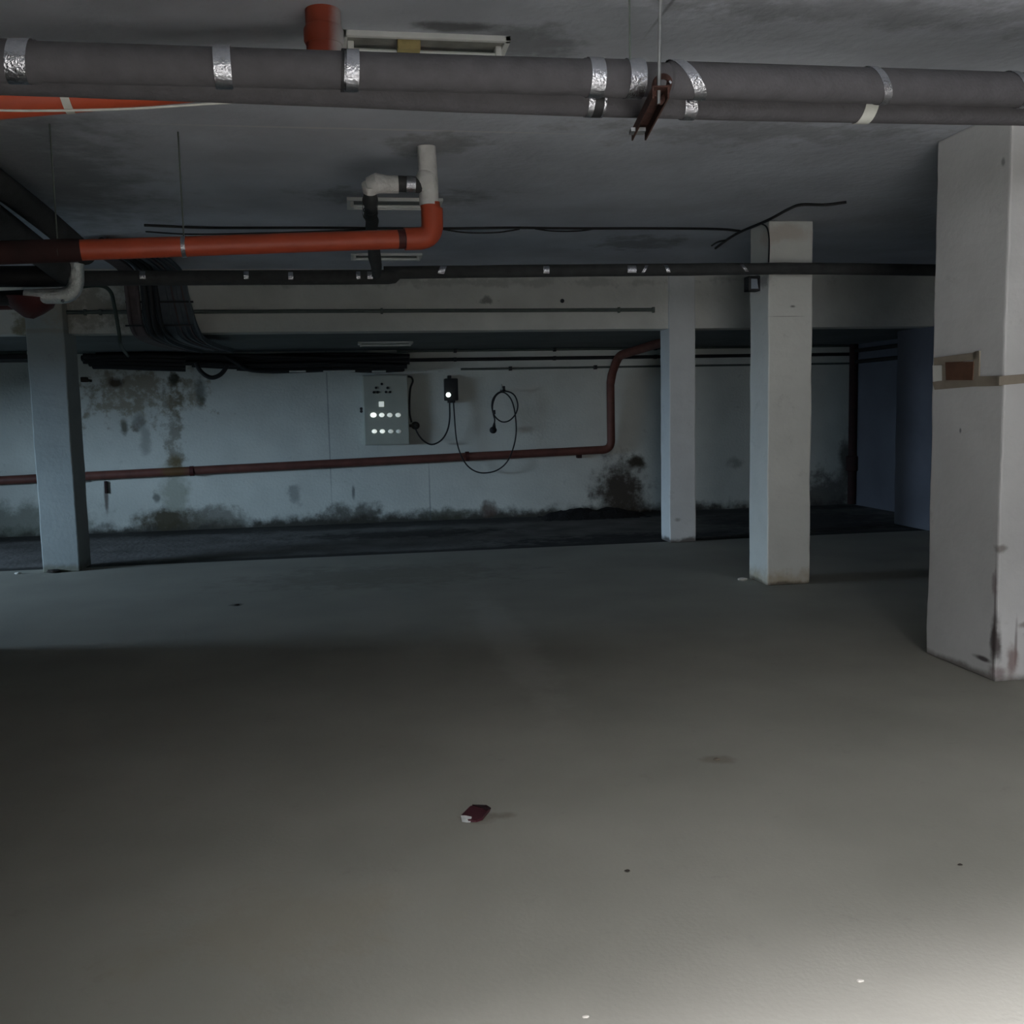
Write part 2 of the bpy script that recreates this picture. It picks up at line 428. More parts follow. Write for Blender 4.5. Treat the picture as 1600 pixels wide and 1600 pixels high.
dup(f2, (.10, 11.9, HL), 'faint fluorescent fitting under the lowered ceiling above the cabinet')

# ------------------------------------------------------------------ large lagged pipes near the camera
A0, A1 = at(-120, 91.5, y=3.11), at(1720, 144, y=3.33)
def ext(a, b, d):   # b pushed d metres further along a-b
    return b+(b-a).normalized()*d
A0, A1 = ext(A1, A0, 1.5), ext(A0, A1, 3.5)
dA = (A1-A0).normalized(); LA = (A1-A0).length
rA = .0555
def apos(px, a0=A0, a1=A1):
    best = min(range(0, 2001), key=lambda i: abs(_px(a0+(a1-a0)*i/2000)[0]-px)); return (a1-a0).length*best/2000
def _px(P):
    v = P-CAM; z = v.dot(FWD); return (800+F*v.dot(RIGHT)/z, 800-F*v.dot(UP)/z)
t = thing('lagged_pipe', 'thick grey foam lagged pipe with silver tape bands, the upper of the two near pipes', 'pipe', A0)
# lagging in butted lengths with slight steps
cuts = [0] + [apos(p) for p in (60, 912, 1004, 1044)] + [LA]
pts, rs = [], []
for i in range(len(cuts)-1):
    for s in (cuts[i]+.003, (cuts[i]+cuts[i+1])/2, cuts[i+1]-.003):
        pts.append(A0+dA*s); rs.append(rA+(.0035, 0, .003, -.0035, .003)[i])
bm = bmesh.new(); tube(bm, pts, rs, 28, wob=.002); obj('foam_sleeve', bm, M_foam, t)
for px, w, sk, mm in ((32, .055, .01, M_silver), (348, .05, 0, M_silver), (549, .045, .004, M_silver), (537, .014, .004, M_black), (928, .048, 0, M_silver), (990, .055, 0, M_silver),
                      (1071, .042, -.045, M_silver), (1368, .03, -.03, M_silver), (1586, .03, -.03, M_silver)):
    bm = bmesh.new(); band(bm, A0, A1, rA+.0065, apos(px), w, sk); obj('tape_band', bm, mm, t)
def zdown(px, py, y, r):   # centre of a pipe whose lower edge shows at this pixel
    p = at(px, py, y=y); return p+Vector((0, .25*r, r*.985))
Bp = [zdown(-120, 141, 3.26, .05), zdown(300, 156, 3.30, .05), zdown(800, 175, 3.36, .05), zdown(1200, 187, 3.42, .05), zdown(1720, 196, 3.46, .05)]
Bp = [ext(Bp[1], Bp[0], 1.5)] + Bp + [ext(Bp[-2], Bp[-1], 3.5)]
t = thing('lagged_pipe', 'grey foam lagged pipe tucked below and behind the thick upper one', 'pipe', Bp[0])
bm = bmesh.new(); tube(bm, smooth_path(Bp, 6), .05, 24, wob=.002); obj('foam_sleeve', bm, M_foam, t)
def on(path, px):
    sp = smooth_path(path, 40)
    i = min(range(len(sp)-1), key=lambda i: abs(_px(sp[i])[0]-px)); return sp[i], sp[i+1]
for px, w, mm, sk in ((918, .03, M_silver, 0), (932, .032, M_black, 0), (941, .008, M_silver, 0), (1352, .05, M_pale, .012), (1074, .045, M_silver, -.01)):
    a, b = on(Bp, px); bm = bmesh.new(); band(bm, a-(b-a)*3, b+(b-a)*3, .0535, (b-a).length*3, w, sk); obj('tape_band', bm, mm, t)

# hanger: threaded rod and rusty channel holding both pipes
hx = at(1035, 100, y=3.02)
t = thing('pipe_hanger', 'rusty steel channel on a thin steel rod carrying the two grey lagged pipes', 'pipe hanger', (hx.x, 3.02, H))
bm = bmesh.new(); cyl(bm, (hx.x, 3.02, H), at(1029, 162, y=3.0), .0055, 10); obj('rod', bm, M_steel, t)
bm = bmesh.new(); cyl(bm, (hx.x+.018, 3.06, H), (hx.x+.012, 3.08, 2.63), .004, 8); obj('rod', bm, M_steel, t)  # added second rod, standing in for the shadow of the first
ra, rb = at(1030, 140, y=3.0), at(1000, 200, y=3.40)
ax = (rb-ra).normalized(); side = ax.cross(Vector((0, 0, 1))).normalized(); upv = side.cross(ax)
bm = bmesh.new(); c = (ra+rb)/2; Lr = (rb-ra).length+.06
obox(bm, c, ax, side, upv, Lr, .046, .005); obox(bm, c+side*.023+upv*-.016, ax, side, upv, Lr, .005, .036); obox(bm, c-side*.023+upv*-.016, ax, side, upv, Lr, .005, .036)
obj('channel', bm, M_rail, t, False)
bm = bmesh.new(); q = at(1034, 128, y=3.02)
tube(bm, smooth_path([at(1022, 152, y=3.01), at(1024, 128, y=3.02), at(1036, 119, y=3.03), at(1046, 126, y=3.04), at(1041, 146, y=3.03), at(1032, 160, y=3.01)], 5), .009, 8)
obj('bracket_loop', bm, M_rail, t)
bm = bmesh.new(); obox(bm, at(996, 205, y=3.36), ax, side, upv, .05, .05, .012); obj('end_plate', bm, M_steel, t, False)
bm = bmesh.new(); cyl(bm, at(1045, 127, y=3.0), at(1048, 131, y=3.0), .006, 6); obj('nut', bm, M_silver, t)
# thin second rod
wx = at(983, 96, y=3.2)
o = obj('hanger_rod', BM(cyl, (wx.x, 3.19, H), (wx.x, 3.19, wx.z-.01), .003, 8), M_cond)
tag(o, 'thin dark rod going up to the ceiling beside the rusty channel', 'hanger rod')

# ------------------------------------------------------------------ orange pipe from the ceiling stub to the left
sx = at(505, 30, y=3.80); cx, cy = sx.x, 3.80
el = at(505, 112, y=cy); le = ext(el, at(-160, 170, y=3.72), 1.3)
t = thing('orange_pipe', 'orange plastic pipe dropping from the ceiling, half whitened, and running left behind the grey pipes', 'pipe', (cx, cy, H))
bm = bmesh.new(); tube(bm, [(cx, cy, H), (cx, cy, H-.16)], .064, 28); obj('stub', bm, M_orange_p, t, label='upper stub with whitish paint on one side')
bm = bmesh.new(); zc = at(505, 38, y=3.74).z
tube(bm, [(cx, cy, zc+.012), (cx, cy, zc), (cx, cy, zc-.04), (cx, cy, zc-.05)], [.066, .072, .072, .067], 28); obj('coupling', bm, M_orange_p, t)
bm = bmesh.new(); tube(bm, round_path([(cx, cy, H-.16), (cx, cy, el.z), le], .14, 8), .0625, 28); obj('pipe_run', bm, M_orange, t)
dO = (le-Vector((cx, cy, el.z))).normalized()
bm = bmesh.new(); band(bm, Vector((cx, cy, el.z)), le, .065, (at(105, 160, y=3.74)-Vector((cx, cy, el.z))).length, .028, .004); obj('tape_band', bm, M_pale, t, label='pale tape band')
wpts = [at(-80, 171, y=3.63), at(60, 173, y=3.63), at(200, 170, y=3.63), at(330, 162, y=3.65), at(430, 156, y=3.67)]
o = obj('cable', BM(tube, smooth_path(wpts, 6), .0042, 8), M_pale); tag(o, 'thin pale cable lying along the orange pipe at upper left', 'cable')

# ------------------------------------------------------------------ orange drain with elbow, middle of the ceiling
w0 = at(674, 300, y=5.62); oy = 5.62
e1 = at(674, 372, y=oy); le = ext(e1, at(-120, 399, y=5.25), .7)
t = thing('orange_pipe', 'orange drain pipe with a big elbow under the white foam, running left below the ceiling', 'pipe', (w0.x, oy, H))
bm = bmesh.new(); tube(bm, [(w0.x-.01, oy, at(674, 318, y=oy).z), (w0.x-.002, oy, e1.z+.13)], .055, 24); obj('riser', bm, M_orange, t)
bm = bmesh.new(); tube(bm, round_path([(w0.x, oy, e1.z+.16), (w0.x, oy, e1.z), Vector((w0.x, oy, e1.z))+(le-e1).normalized()*.16], .13, 8), .061, 24); obj('elbow', bm, M_orange, t)
eb = Vector((w0.x, oy, e1.z)); du = (le-e1).normalized(); sd = (at(122, 388, y=5.32)-eb).length
bm = bmesh.new(); tube(bm, [eb+du*.13, eb+du*sd], .052, 24); obj('pipe_run', bm, M_orange, t)
bm = bmesh.new(); tube(bm, [eb+du*(sd-.01), eb+du*(sd+.03), le], [.054, .057, .057], 24, wob=.004); obj('shade_dark_end', bm, M_redblack, t, label='left end of the pipe, coloured dark for shade')  # shade on this end of the drain, given as a darker length
bm = bmesh.new(); band(bm, e1, le, .0535, (at(628, 373, y=oy)-e1).length, .06, .0); obj('socket_ring', bm, M_orange_k, t, label='darker ring at the pipe joint')
bm = bmesh.new()
tube(bm, [(w0.x-.02, oy-.01, H), (w0.x-.015, oy, 2.80), (w0.x-.012, oy, at(674, 320, y=oy).z-.005)], [.05, .05, .056], 20, wob=.012); obj('foam_lagging', bm, M_plaster, t, label='rough white foam round the riser')
# hangers of that run
for px, lab in ((289, 'thin rod hanger with a bright clip on the orange pipe, right of the pair'), (100, 'thin rod hanger in the dark by the pipe bundle, left of the pair')):
    f = (e1.x-at(px, 384, y=5.45).x)/(e1.x-le.x); p = e1+(le-e1)*f
    h = thing('pipe_hanger', lab, 'pipe hanger', (p.x, p.y, H), 'thin rod hangers on the middle orange pipe')
    bm = bmesh.new(); cyl(bm, (p.x, p.y, H), (p.x, p.y, p.z+.05), .004, 8); obj('rod', bm, M_cond, h)
    bm = bmesh.new(); band(bm, p-Vector((.1, 0, 0)), p+Vector((.1, 0, 0)), .056, .1, .022); obj('clip', bm, M_silver if px > 200 else M_cond, h)

# ------------------------------------------------------------------ foam lagged branch pipe beside it
t = thing('lagged_branch_pipe', 'branch pipe in ragged white foam with a black sleeve, turning back from the ceiling', 'pipe', at(668, 232, z=H))
v0 = at(667, 232, z=H); by = v0.y
v1 = at(664, 287, y=by-.05); v2 = at(585, 287, y=by-.05)
bm = bmesh.new(); tube(bm, [v0, v0+Vector((0, 0, -.02)), (v0+v1)/2, v1], [.036, .042, .038, .044], 20, wob=.014); obj('riser_foam', bm, M_plaster, t)
bm = bmesh.new(); sphere(bm, v1+Vector((.005, 0, .012)), .062, (1, .9, 1.15)); obj('elbow_foam', bm, M_plaster, t)
k1, k2, k3 = at(652, 289, y=by-.05), at(622, 287, y=by-.05), at(590, 287, y=by-.05)
bm = bmesh.new(); tube(bm, [at(664, 290, y=by-.05), k1, k2], .043, 20); obj('black_sleeve', bm, M_foam_d, t)
bm = bmesh.new(); band(bm, k1, k2, .0455, .035, .05); obj('tape_band', bm, M_silver, t)
bm = bmesh.new(); tube(bm, [k2, (k2+k3)/2, k3, at(580, 292, y=by-.03)], [.046, .05, .047, .045], 20, wob=.018); obj('run_foam', bm, M_plaster, t)
d0 = at(578, 300, y=by-.02); d1 = at(579, 325, y=by+.25); d2 = at(588, 428, y=7.40)
bm = bmesh.new(); tube(bm, [at(577, 288, y=by-.05), d0], .042, 20, wob=.012); obj('elbow_foam', bm, M_plaster, t)
bm = bmesh.new(); tube(bm, smooth_path([d0+Vector((0, 0, .02)), d0+Vector((0, .05, -.02)), d1, at(580, 345, y=by+.5), d2], 6), .037, 18, wob=.014); obj('dark_sleeve', bm, M_foam_d, t)
for py, yy in ((318, by+.18), (328, by+.28)):
    bm = bmesh.new(); p = at(578, py, y=yy); band(bm, p-Vector((0, .05, .02)), p+Vector((0, .05, -.02)), .044, .05, .03); obj('joint_ring', bm, M_foam_d, t)

# ------------------------------------------------------------------ long dark lagged pipe before the third pillar
yb = 7.47
t = thing('lagged_pipe', 'long dark lagged pipe crossing in front of the white pillar with the floodlight', 'pipe', at(-40, 438, y=yb))
L0, L1 = at(-140, 436, y=yb), at(606, 433, y=yb)
L0 = ext(L1, L0, 3)
R0, R1, R2, R3 = at(606, 424, y=yb+.02), at(1160, 420.5, y=yb+.02), at(1300, 420, y=yb+.02), at(1520, 423, y=yb+.02)
bm = bmesh.new(); tube(bm, [L0, L1, L1+Vector((.05, 0, .004)), L1+Vector((.08, 0, .012))], [.054, .053, .049, .03], 20, wob=.003); obj('lower_sleeve', bm, M_foam_d, t)
R3 = ext(R2, R3, 2)
bm = bmesh.new(); tube(bm, smooth_path([R0-Vector((.03, 0, .01)), at(880, 423, y=yb+.02), R1, R2, R3], 6), .0465, 20, wob=.003); obj('upper_sleeve', bm, M_foam_d, t)
for px, py, w, sk in ((386, 433, .035, 0), (455, 434, .035, 0), (578, 433, .04, 0), (225, 433, .04, 0), (560, 433, .03, 0)):
    p = at(px, py, y=yb); bm = bmesh.new(); band(bm, p-Vector((.1, 0, 0)), p+Vector((.1, 0, 0)), .0555, .1, w, sk, arc=(PI*.28, PI*.62)); obj('tape_patch', bm, M_silver, t)
for px, py, w, sk in ((690, 423.5, .05, .02), (852, 423, .045, 0), (985, 422, .07, 0), (1005, 422, .025, .03), (1040, 421.5, .03, -.02), (1160, 420.5, .03, -.04)):
    p = at(px, py, y=yb+.02); bm = bmesh.new(); band(bm, p-Vector((.1, 0, 0)), p+Vector((.1, 0, 0)), .049, .1, w, sk, arc=(PI*.28, PI*.68)); obj('tape_patch', bm, M_silver, t)

# ------------------------------------------------------------------ dark bundle running back on the left
for P3, rr, lab in ((((-1.89, 1.2, 2.87), (-1.88, 5.9, 2.80), (-1.80, 7.42, 2.645)), .075, 'dark lagged pipe running back at upper left, topmost and nearest the middle of its bundle'),
                    (((-1.93, 1.2, 2.69), (-1.94, 5.6, 2.64), (-1.90, 7.42, 2.48)), .08, 'dark lagged pipe running back at upper left, lower and below the topmost'),
                    (((-2.16, 1.2, 2.84), (-2.14, 5.8, 2.78), (-2.06, 7.42, 2.62)), .09, 'dark lagged pipe running back at upper left, behind the other two')):
    t = thing('lagged_pipe', lab, 'pipe', P3[0], 'dark pipes running back at upper left')
    bm = bmesh.new(); tube(bm, smooth_path(P3, 8), rr, 20, wob=.003); obj('foam_sleeve', bm, M_foam_d, t)
    for f in (.55, .8):
        p, q = Vector(P3[0]), Vector(P3[1]); c = p.lerp(q, f); d = (q-p).normalized()
        bm = bmesh.new(); band(bm, c-d*.1, c+d*.1, rr+.004, .1, .05); obj('joint_ring', bm, M_black, t)

# foil elbow
yf = 7.18
t = thing('foil_pipe', 'pipe with a bent silver foil elbow against the dark, above the left pillar', 'pipe', at(-60, 468, y=yf))
bm = bmesh.new(); tube(bm, [at(-90, 470, y=yf), at(52, 464, y=yf)], .05, 20); obj('black_sleeve', bm, M_black, t)
bm = bmesh.new(); tube(bm, round_path([at(40, 464, y=yf), at(119, 462, y=yf), at(119, 412, y=yf)], .12, 8), .050, 20, wob=.006); obj('foil_elbow', bm, M_foil, t, label='shiny crinkled foil elbow')
bm = bmesh.new(); p = at(98, 470, y=yf-.04); sphere(bm, p, .012); obj('clip', bm, M_silver, t)
t = thing('lagged_pipe', 'black pipe end just above the foil elbow, at the picture edge', 'pipe', at(-60, 436, y=yf+.1))
bm = bmesh.new(); tube(bm, [at(-90, 432, y=yf+.12), at(112, 432, y=yf+.12)], .072, 20); obj('black_sleeve', bm, M_black, t)
t = thing('pipe_fitting', 'dark red pipe fitting hanging under the foil pipe at the left', 'pipe fitting', at(48, 476, y=yf+.06))
bm = bmesh.new(); yq = yf+.08
tube(bm, [at(46, 466, y=yq), at(46, 478, y=yq), at(46, 488, y=yq), at(45, 497, y=yq)], [.17, .15, .09, .03], 20); obj('cap', bm, M_orange_k, t)
bm = bmesh.new(); tube(bm, [at(-80, 474, y=yq+.03), at(60, 470, y=yq+.03)], .055, 20); obj('branch', bm, M_orange_k, t)

# ------------------------------------------------------------------ cable tray dropping past the beam
yt = 9.85
t = thing('cable_tray', 'grey cable tray dropping past the white beam, packed with cables', 'cable tray', at(250, 440, y=yt))
def ribbon(bm, cl, wv, th):
    pts = [Vector(p) for p in cl]
    rows = []
    for i, p in enumerate(pts):
        tn = (pts[min(i+1, len(pts)-1)]-pts[max(i-1, 0)]).normalized(); nn = tn.cross(wv).normalized()
        rows.append([bm.verts.new(p+wv*a+nn*b) for a, b in ((-.5, 0), (.5, 0), (.5, th), (-.5, th))])
    for A, B in zip(rows, rows[1:]):
        for j in range(4): bm.faces.new((A[j], A[(j+1) % 4], B[(j+1) % 4], B[j]))
    bm.faces.new(rows[0]); bm.faces.new(rows[-1][::-1])
def drop(px0, px1, y0=yt):
    """centre line from the ceiling, over the bend, down past the beam and on under the lowered ceiling"""
    a, b = at(px0, 446, y=y0), at(px1, 541, y=y0+.15)
    return smooth_path([(a.x-.06, y0-1.3, 2.90), (a.x-.02, y0-.30, 2.88), (a.x, y0-.06, 2.80), (a.x*.8+b.x*.2, y0, 2.66), (b.x, y0+.1, 2.36), (b.x+.04, y0+.45, 2.26), (b.x+.15, y0+1.6, 2.24)], 6)
bm = bmesh.new(); ribbon(bm, drop(262, 284), Vector((.33, 0, 0)), .012); obj('tray_bed', bm, M_tray, t)
for s in (-1, 1):
    bm = bmesh.new(); ribbon(bm, [p+Vector((s*.168, -.01, 0)) for p in drop(262, 284)], Vector((.012, 0, 0)), .05); obj('side_rail', bm, M_tray, t)
for k in range(5):
    px = 268+k*8
    bm = bmesh.new(); tube(bm, [p+Vector((0, -.03, -.02)) for p in drop(px-8, px+10)], .009, 8); obj('cable', bm, M_tray2 if k % 2 else M_tray, t)
for py in (472, 509):
    bm = bmesh.new(); a, b = at(196, py, y=yt-.02), at(302, py, y=yt-.02); box(bm, (a.x, a.y-.01, a.z-.008), (b.x, a.y+.01, a.z+.008)); obj('rung', bm, M_black, t, False)
t = thing('cable_bundle', 'thick black cables curving down in front of the grey cable tray', 'cable bundle', at(238, 440, y=yt-.1))
for k, (p0, p1, r) in enumerate(((226, 238, .034), (234, 246, .03), (243, 257, .018), (222, 232, .016))):
    bm = bmesh.new(); tube(bm, drop(p0, p1, yt-.12), r, 12); obj('cable', bm, M_cable, t)
t = thing('cable_bundle', 'dull pinkish flat cables beside the thick black ones on the beam', 'cable bundle', at(210, 440, y=yt-.05))
bm = bmesh.new(); ribbon(bm, drop(206, 218, yt-.03), Vector((.13, 0, 0)), .02); obj('flat_cable', bm, M_tray2, t)
for p0, p1 in ((198, 210), (214, 226)):
    bm = bmesh.new(); tube(bm, drop(p0, p1, yt-.06), .014, 10); obj('cable', bm, M_tray2, t)
cp = [at(100, 452, y=yt-.6), at(152, 446, y=yt-.3), at(172, 455, y=yt-.05), at(179, 480, y=yt+.1), at(186, 520, y=yt+.2), at(189, 540, y=yt+.5), at(200, 556, y=12.5)]
o = obj('conduit', BM(tube, smooth_path(cp, 8), .018, 12), M_green); tag(o, 'bent green-grey conduit curving down left of the pinkish cables', 'conduit')
# lagged pipe ends gathered over the tray
# ------------------------------------------------------------------ conduit along the beam
yc = 10.33
c0, c1 = at(100, 488, y=yc), at(1022, 484, y=yc)
t = thing('conduit', 'thin grey conduit along the white beam face, ending short of the slim pillar', 'conduit', c0)
bm = bmesh.new(); cyl(bm, c0, c1, .019, 12); obj('tube', bm, M_cond, t)
for px in (130, 152, 575, 962, 1021):
    p = c0+(c1-c0)*((px-100)/922); bm = bmesh.new(); box(bm, (p.x-.012, yc-.018, p.z-.03), (p.x+.012, yc+.02, p.z+.028), .003); obj('clip', bm, M_cond, t, False)
for px, py, lab in ((877, 471, 'small black hook on the beam face above the thin conduit'),):
    p = at(px, py, y=YB); bm = bmesh.new(); cyl(bm, p, p+Vector((0, -.05, 0)), .012, 10); sphere(bm, p+Vector((0, -.05, 0)), .022); o = obj('hook', bm, M_black); tag(o, lab, 'hook')

# ------------------------------------------------------------------ ceiling cables
yy = 8.02
def cab(name, pts, r, m, lab, sm=6):
    o = obj(name, BM(tube, smooth_path(pts, sm), r, 8), m); return tag(o, lab, 'cable')
C = lambda px, py: at(px, py, z=2.945)
cab('ceiling_cable', [C(225, 352), C(330, 356), C(480, 356), C(600, 357), C(720, 357), C(800, 356), C(900, 357), C(1020, 357), C(1120, 358), C(1156, 361)], .010, M_cable, 'black cable running along the ceiling behind the orange elbow')
def sag(px0, px1, py, d): return [C(px0, py), at((px0*3+px1)/4, py+d*.8, y=yy), at((px0+px1)/2, py+d, y=yy), at((px0+px1*3)/4, py+d*.8, y=yy), C(px1, py)]
cab('ceiling_cable', sag(690, 812, 358, 6), .006, M_cable, 'thin black cable sagging just right of the orange elbow')
cab('ceiling_cable', sag(836, 930, 357.5, 4), .006, M_cable, 'thin black cable sagging along the middle of the ceiling')
cab('ceiling_cable', [C(228, 362), at(300, 366, y=8), at(420, 364, y=8), at(540, 360, y=8), C(600, 357)], .006, M_cable, 'thin black cable looping just above the orange pipe run')
cab('ceiling_cable', [C(1118, 388), C(1140, 372), C(1160, 361), C(1200, 344), C(1232, 327), C(1252, 320), C(1290, 320), C(1322, 316)], .011, M_cable, 'black cable angling over the ceiling round the head of the floodlight pillar')
cab('ceiling_cable', [C(1188, 349), at(1197, 354, y=7.60), at(1201, 366, y=7.59), at(1202, 385, y=7.585), at(1201, 410, y=7.58)], .006, M_cable, 'thin black cable dropping down the corner of the floodlight pillar')
cab('ceiling_cable', [C(1112, 384), C(1122, 378), C(1138, 374), C(1150, 365)], .007, M_cable, 'short tangled cable end left of the floodlight pillar')

# ------------------------------------------------------------------ floodlight on the third pillar
p = at(1176, 444, x=3.30)
t = thing('floodlight', 'small black floodlight on a bracket high on the pillar', 'floodlight', p)
bm = bmesh.new()
x, y, z = p
w, hh = .055, .06
for lo, hi in (((x-w, y-.05, z-hh), (x-w+.022, y+.05, z+hh*.7)), ((x+w-.016, y-.05, z-hh), (x+w, y+.05, z+hh)), ((x-w, y-.05, z-hh), (x+w, y+.05, z-hh+.018)), ((x-w, y-.05, z+hh-.02), (x+w, y+.05, z+hh)), ((x-w, y+.03, z-hh), (x+w, y+.05, z+hh))):
    box(bm, lo, hi, .003)
obj('housing', bm, M_black, t, False)
bm = bmesh.new(); box(bm, (x-w+.016, y-.03, z-hh+.015), (x+w-.016, y-.025, z+hh-.018)); obj('glass', bm, M_glass, t, False)
bm = bmesh.new(); box(bm, (x-.02, y-.01, z+hh), (x+.05, y+.01, z+hh+.014)); box(bm, (x+.03, y-.03, z-.02), (3.35, y+.03, z+hh+.014)); obj('bracket', bm, M_white, t, False, 'pale mounting bracket')

# ------------------------------------------------------------------ cables along the back wall under the lowered ceiling
t = thing('cable_bundle', 'heavy black cable bundle under the lowered ceiling, ending at the cabinet', 'cable bundle', at(300, 560, y=13.3))
rows = [(130, 556, 640, 559, .03), (130, 559, 640, 562, .03), (130, 563, 640, 566, .035), (150, 553.5, 640, 555, .024), (240, 568, 636, 571, .03), (300, 572, 632, 576, .028), (370, 577, 630, 579, .022), (180, 566, 500, 570, .03)]
for k, (xa, ya, xb, yb2, r) in enumerate(rows):
    yy2 = 13.25+.05*(k % 4)
    pts = [at(xa+(xb-xa)*s/6, ya+(yb2-ya)*s/6+(1.5*math.sin(s*1.7+k)), y=yy2) for s in range(7)]
    bm = bmesh.new(); tube(bm, smooth_path(pts, 4), r, 10); obj('cable', bm, M_cable, t)
for k in range(4):
    pts = [at(128+k*6, 560+k*4, y=13.3), at(170, 557+k*5, y=13.25), at(230, 556+k*6, y=13.2), at(290, 558+k*6, y=13.25)]
    bm = bmesh.new(); tube(bm, smooth_path(pts, 5), .04, 10); obj('cable', bm, M_cable, t)
for px, w in ((465, 26), (530, 50), (592, 22), (655, 24), (688, 8)):
    bm = bmesh.new(); a, b = at(px-w/2, 580.5, y=13.15), at(px+w/2, 580.5, y=13.15); box(bm, (a.x, a.y-.01, a.z-.012), (b.x, a.y+.01, a.z+.012), .004); obj('white_clip', bm, M_pale, t, False, 'pale plastic clip')
cab('hanging_cable', [at(306, 566, y=13.2), at(312, 578, y=13.2), at(322, 587, y=13.2), at(333, 590, y=13.2), at(346, 584, y=13.2), at(356, 570, y=13.2)], .028, M_cable, 'black cable loop hanging below the heavy bundle')
cab('hanging_cable', [at(352, 556, y=13.2), at(372, 568, y=13.2), at(388, 577, y=13.2), at(420, 580, y=13.2), at(470, 579, y=13.2), at(520, 577, y=13.2)], .03, M_cable, 'black cable dipping down out of the heavy bundle towards the cabinet')
for (pa, pb, r, lab) in (((640, 549, 1000, 543), None, .016, 'thin grey conduit along the top of the back wall, highest of the three'),
                         ((640, 563, 1030, 558), None, .024, 'dark conduit along the top of the back wall, middle of the three'),
                         ((740, 577, 1030, 572), None, .014, 'broken-looking thin conduit along the top of the back wall, lowest of the three')):
    t = thing('conduit', lab, 'conduit', at(pa[0], pa[1], y=13.55))
    a = at(pa[0]-20, pa[1], y=13.56); b = a.copy(); b.x = 7.25
    bm = bmesh.new(); cyl(bm, a, b, r, 10); obj('tube', bm, M_cond if r < .02 else M_cable, t)
    for f in (.12, .33, .55, .8):
        q = a+(b-a)*f; bm = bmesh.new(); box(bm, (q.x-.02, q.y-.03, q.z-.028), (q.x+.02, q.y+.04, q.z+.028), .003); obj('clip', bm, M_cable, t, False)
for dz, lab in ((2.24, 'dark conduit along the top of the right wall, upper one'), (2.08, 'dark conduit along the top of the right wall, lower one')):
    o = obj('conduit', BM(cyl, (7.26, 13.5, dz), (7.26, 10.9, dz), .028, 10), M_cable); tag(o, lab, 'conduit')

# duct end at the far left
a, b = at(-120, 556, y=12.9), at(41, 528, y=12.9)
t = thing('duct', 'green-grey duct end with a pale cap, left of the left pillar', 'duct', (b.x, 12.9, a.z))
bm = bmesh.new(); box(bm, (a.x, 12.9, a.z), (b.x, 13.6, min(b.z, HL-.005)), .004); obj('casing', bm, M_green, t, False)
bm = bmesh.new(); c = at(48, 528, y=12.9); box(bm, (b.x, 12.88, a.z), (c.x, 13.6, min(b.z, HL-.005)), .004); obj('end_cap', bm, M_pale, t, False, 'pale end cap')
bm = bmesh.new(); box(bm, (a.x, 12.87, a.z-.055), (c.x, 13.6, a.z), .004); obj('lower_lip', bm, M_cable, t, False)
p = at(128, 594, x=-2.715)
t = thing('bracket', 'small dark bracket on the shadowed side of the left pillar', 'bracket', p)
bm = bmesh.new(); box(bm, (-2.72, p.y-.04, p.z-.02), (-2.66, p.y+.04, p.z+.03), .006); cyl(bm, (-2.67, p.y, p.z), (-2.62, p.y, p.z-.01), .014, 8); obj('plate', bm, M_chip, t, False)

# ------------------------------------------------------------------ distribution cabinet
pa, pb = at(570, 696, y=13.42), at(637, 585, y=13.42)
t = thing('distribution_cabinet', 'cream metal distribution cabinet with white buttons, their glints made to glow, on the back wall', 'electrical cabinet', ((pa.x+pb.x)/2, 13.42, pa.z))
x0, x1, z0, z1 = pa.x, pb.x, pa.z, pb.z
bm = bmesh.new(); box(bm, (x0, 13.44, z0), (x1, 13.6, z1), .008); obj('case', bm, M_panel, t, False)
door = obj('door', BM(box, (x0+.01, 13.42, z0+.012), (x1-.01, 13.441, z1-.012), .005), M_panel, t, False)
yk = 13.42
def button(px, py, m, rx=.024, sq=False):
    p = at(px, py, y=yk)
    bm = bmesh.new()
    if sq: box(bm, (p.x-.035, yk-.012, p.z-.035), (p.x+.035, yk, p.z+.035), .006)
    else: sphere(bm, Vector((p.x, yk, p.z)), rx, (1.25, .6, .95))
    obj('glint_button', bm, m, door, not sq)  # button with its glint painted as glow
for i, px in enumerate((583.5, 596.5, 609, 622)): button(px, 648.5, M_glint[(0, 1, 2, 2)[i]], .034 if i == 0 else .03)
for i, px in enumerate((585, 597.5, 610.5, 623)): button(px, 674, M_glint[(1, 1, 3, 4)[i]], .029)
button(596, 631.5, M_glint[2], sq=True)
for px, py in ((596.5, 600), (587.5, 606), (605.5, 606), (584, 613), (590, 613), (603, 612.5), (609.5, 612.5)):
    p = at(px, py, y=yk); bm = bmesh.new(); cyl(bm, p, p+Vector((0, -.012, 0)), .017, 12); obj('dark_knob', bm, M_black, door)
p = at(564.5, 640.5, y=yk+.1); bm = bmesh.new(); cyl(bm, p+Vector((0, .05, .016)), p+Vector((0, -.02, .016)), .02, 10); cyl(bm, p+Vector((0, .05, -.02)), p+Vector((0, -.02, -.02)), .02, 10)
obj('lock', bm, M_black, t)

